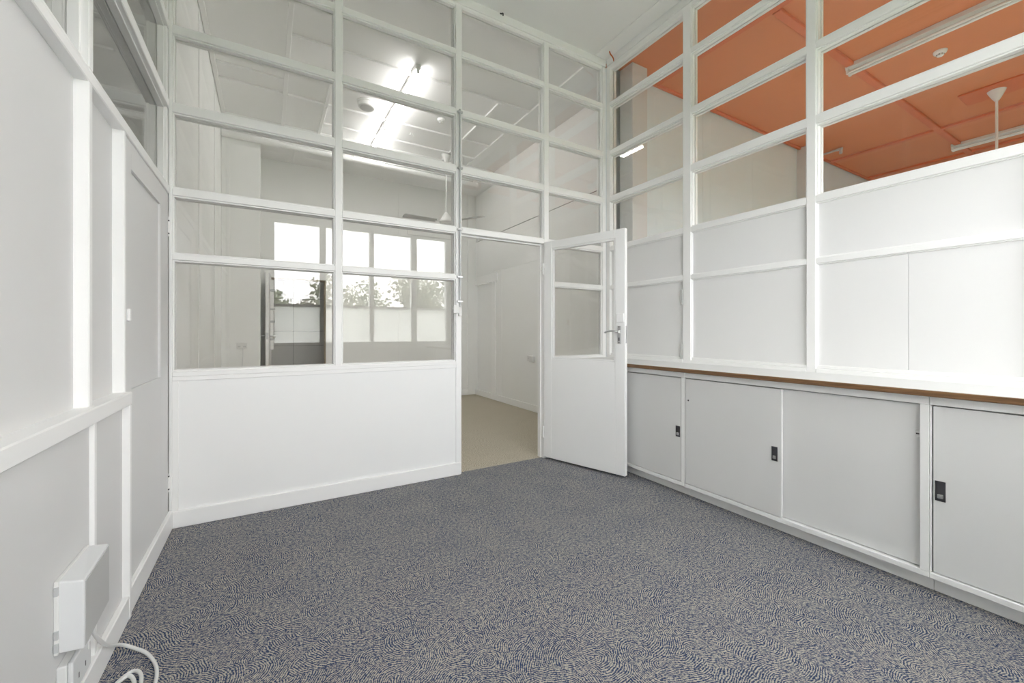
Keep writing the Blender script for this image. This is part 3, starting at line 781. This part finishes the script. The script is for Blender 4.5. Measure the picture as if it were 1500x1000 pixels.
def smoke(x, y, label):
    off = (x, y, ROOM_Z)
    t = thing('smoke_detector', off, label, 'detector', 'smoke detectors')
    MB().lathe([(0, 0), (.052, 0), (.052, -.010), (.047, -.022), (.034, -.030), (0, -.030)], off, 32).build('base', 'plastic', t, off, smooth=True)
    h = MB().lathe([(0, -.029), (.028, -.029), (.028, -.044), (.022, -.050), (0, -.051)], off, 28).build('sensor_head', 'plastic', t, off, smooth=True)
    for k in range(8):
        a = k * PI / 4
        MB().box(-.005, .005, .026, .0295, -.042, -.034).build('vent_slot', 'dark', h).matrix_local = Matrix.Rotation(a, 4, 'Z')
smoke(-1.02, 1.97, 'white smoke detector on the white far ceiling')
smoke(2.745, -1.775, 'white smoke detector on the orange ceiling')
off = (-1.94, 2.05, ROOM_Z)
t = thing('ceiling_speaker', off, 'round white ceiling fitting beside the lit fluorescent batten', 'speaker')
MB().lathe([(0, 0), (.110, 0), (.110, -.012), (.098, -.020), (.096, -.060), (.088, -.068), (.0, -.068)], off, 40).build('body', 'plastic', t, off, smooth=True)
MB().lathe([(0, -.066), (.080, -.066), (.080, -.071), (0, -.071)], off, 40).build('grille', 'grey_face', t, off, smooth=True)
off = (-1.25, 2.53, ROOM_Z)
t = thing('ceiling_hook', off, 'tiny twin ceiling hook right of the lit fluorescent batten', 'hook')
for s in (-1, 1):
    MB().tube([(-1.25 + s * .012, 2.53, ROOM_Z), (-1.25 + s * .014, 2.53, ROOM_Z - .02), (-1.25 + s * .022, 2.53, ROOM_Z - .035), (-1.25 + s * .032, 2.53, ROOM_Z - .028)], .005, 8).build('hook', 'blade', t, off, smooth=True)

def fan(x, y, zb, label, angs):
    off = (x, y, ROOM_Z)
    t = thing('ceiling_fan', off, label, 'fan', 'ceiling fans')
    MB().lathe([(0, 0), (.075, 0), (.078, -.012), (.068, -.04), (.040, -.10), (.020, -.135), (0, -.135)], off, 32).build('canopy', 'plastic', t, off, smooth=True)
    MB().cyl((x, y, ROOM_Z - .13), (x, y, zb + .10), .012, 16).build('rod', 'plastic', t, off, smooth=True)
    MB().lathe([(0, .14), (.022, .13), (.05, .09), (.085, .03), (.105, .01), (.108, -.02), (.09, -.045), (0, -.05)], (x, y, zb), 36).build('motor_housing', 'plastic', t, off, smooth=True)
    for a in angs:
        mb = MB()
        mb.box(.08, .20, -.018, .018, -.006, .000, .002)
        b_ = mb.build('blade_arm', 'plastic', t)
        b_.matrix_local = Matrix.Translation((0, 0, zb - ROOM_Z - .012)) @ Matrix.Rotation(math.radians(a), 4, 'Z')
        mb = MB(); mb.prism([(.17, -.05), (.66, -.068), (.68, -.055), (.68, .055), (.66, .068), (.17, .05)], 'z', -.004, .003)
        b_ = mb.build('blade', 'blade', t)
        b_.matrix_local = Matrix.Translation((0, 0, zb - ROOM_Z - .012)) @ Matrix.Rotation(math.radians(a), 4, 'Z') @ Matrix.Rotation(math.radians(9), 4, 'X')
fan(-.570, 2.94, 2.90, 'white ceiling fan on a rod in the far room', (-58, 62, 182))
fan(4.185, -1.89, 2.85, 'white ceiling fan on a rod under the orange ceiling', (20, 140, 260))

# pipe under the bulkhead
off = (-1.7, 3.17, 3.665)
t = thing('ceiling_pipe', off, 'white horizontal pipe below the bulkhead of the far room', 'pipe')
R = .038
MB().cyl((-3.47, 3.165, 3.662), (.065, 3.165, 3.640), R, 24).build('pipe', 'far', t, off, smooth=True)
for x0, x1, r in ((-3.02, -2.86, .048), (-3.035, -3.015, .053), (-2.865, -2.845, .053), (-2.03, -1.95, .044), (.02, .07, .043)):
    zc = 3.662 - .022 * (x0 + 3.47) / 3.53
    MB().cyl((x0, 3.165, zc), (x1, 3.165, zc), r, 24).build('coupling', 'far', t, off, smooth=True)
for x in (-2.95, -1.90, .0):
    MB().cyl((x, 3.165, 3.67), (x, 3.165, 3.92), .014, 12).build('hanger', 'far', t, off)

# socket with a cable, far room; socket on the right wall of the far room
off = (-3.2, 3.2, .98)
t = thing('power_socket', off, 'double power socket on the end wall of the far room', 'socket')
bx('face_plate', 'plastic', t, -3.315, -3.20, 3.186, 3.2, .958, 1.03, .003, off=off)
for x in (-3.287, -3.23):
    MB().box(x - .010, x - .006, 3.1845, 3.187, .975, .99).box(x + .006, x + .010, 3.1845, 3.187, .975, .99).build('pin_slot', 'dark', t, off)
q = MB().tube(smooth_path([(-3.245, 3.183, .965), (-3.247, 3.185, .85), (-3.262, 3.186, .6), (-3.268, 3.186, .3), (-3.27, 3.186, .02)], 5), .004, 8).build('cable', 'grey_plastic', None, smooth=True)
tag(q, 'thin grey cable hanging from the double socket in the far room', 'cable')
off = (XR, 1.99, .77)
t = thing('power_socket', off, 'white box socket on the far room wall, seen through the doorway', 'socket')
bx('face_plate', 'plastic', t, XR - .014, XR, 1.96, 2.10, .735, .82, .003, off=off)
bx('plug_adapter', 'plastic', t, XR - .055, XR - .012, 1.90, 1.985, .725, .815, .005, off=off)
for yy in (2.03, 2.06): bx('pin_slot', 'dark', t, XR - .0148, XR - .013, yy, yy + .004, .765, .782, off=off)

# short grey pipe stub on the orange ceiling
off = (4.42, -.1, ROOM_Z)
t = thing('pipe_stub', off, 'short grey pipe with an elbow under the orange ceiling', 'pipe')
MB().cyl((4.42, .05, ROOM_Z - .03), (4.42, -.27, ROOM_Z - .03), .014, 14).build('pipe', 'conduit', t, off, smooth=True)
MB().cyl((4.42, -.26, ROOM_Z - .03), (4.42, -.33, ROOM_Z - .03), .02, 14).cyl((4.42, -.31, ROOM_Z - .02), (4.42, -.31, ROOM_Z - .10), .02, 14).build('elbow', 'conduit', t, off, smooth=True)

# bits of wire at the ceiling corner
q = MB().tube(smooth_path([(-.075, -.125, ROOM_Z - .004), (-.06, -.122, ROOM_Z - .028), (-.03, -.115, ROOM_Z - .036), (-.008, -.11, ROOM_Z - .05), (.004, -.105, ROOM_Z - .07)], 5), .006, 8).build('wire', 'rust', None, smooth=True)
tag(q, 'short orange wire poking through the ceiling corner above the doorway', 'wire')
q = MB().tube(smooth_path([(-1.235, -.004, 3.930), (-1.228, -.016, 3.922), (-1.216, -.018, 3.928), (-1.208, -.006, 3.920)], 5), .006, 8).build('wire_clip', 'dark', None, smooth=True)
tag(q, 'small dark wire clip on the top rail above the doorway', 'clip')

# ------------------------------------------------------------------ outside the windows
g = MB().box(-45, 50, -80, YB - 2.0, -1.2, -1.0).build('ground_outside', 'lawn', None)
tag(g, 'grass outside the back windows', 'ground', kind='structure')
def tree(x, y, h, r, mat, label):
    zb = -1.0
    off = (x, y, zb)
    t = thing('tree', off, label, 'tree', 'trees outside the back windows')
    MB().cyl((x, y, zb), (x, y, zb + h * .6), .16, 10, .08).build('trunk', 'bark', t, off)
    bm = bmesh.new()
    lobes = [(x + random.uniform(-.6, .6) * r, y + random.uniform(-.6, .6) * r, zb + h * random.uniform(.45, .88), r * random.uniform(.4, .62)) for _ in range(9)]
    for k in range(1500):
        lx, ly, lz, lr = random.choice(lobes)
        d = Vector((random.gauss(0, 1), random.gauss(0, 1), random.gauss(0, 1))).normalized() * lr * random.uniform(.7, 1.05)
        c = Vector((lx, ly, lz)) + d
        a = Vector((random.gauss(0, 1), random.gauss(0, 1), random.gauss(0, 1))).normalized(); b = a.cross(d).normalized()
        s = random.uniform(.10, .22)
        vs = [bm.verts.new(c + p - Vector(off)) for p in (-a * s, b * s * .5, a * s, -b * s * .5)]
        bm.faces.new(vs)
    me = bpy.data.meshes.new('crown'); bm.to_mesh(me); bm.free(); me.materials.append(M[mat])
    o = bpy.data.objects.new('crown', me); C.objects.link(o); o.parent = t
kinds = ['low spreading tree', 'tall rounded tree', 'small olive-green tree', 'broad leafy tree', 'short bushy tree', 'tall narrow tree', 'dense rounded tree', 'olive-green leafy tree', 'wide low tree']
for i, (x, y, h, r) in enumerate([(-6.5, -24, 5.4, 1.9), (-2.6, -29, 5.2, 1.9), (0.3, -24, 6.4, 1.6), (3.4, -30, 6.0, 1.9), (5.2, -24, 6.2, 1.7), (8.6, -31, 7.6, 2.0), (9.9, -24, 6.2, 1.8), (14.4, -31, 8.0, 2.2), (15.6, -24, 6.6, 2.0)]):
    tree(x, y, h, r, 'leaf' if i % 2 else 'leaf2', '%s outside the back windows, seen mirrored in the glazing' % kinds[i])
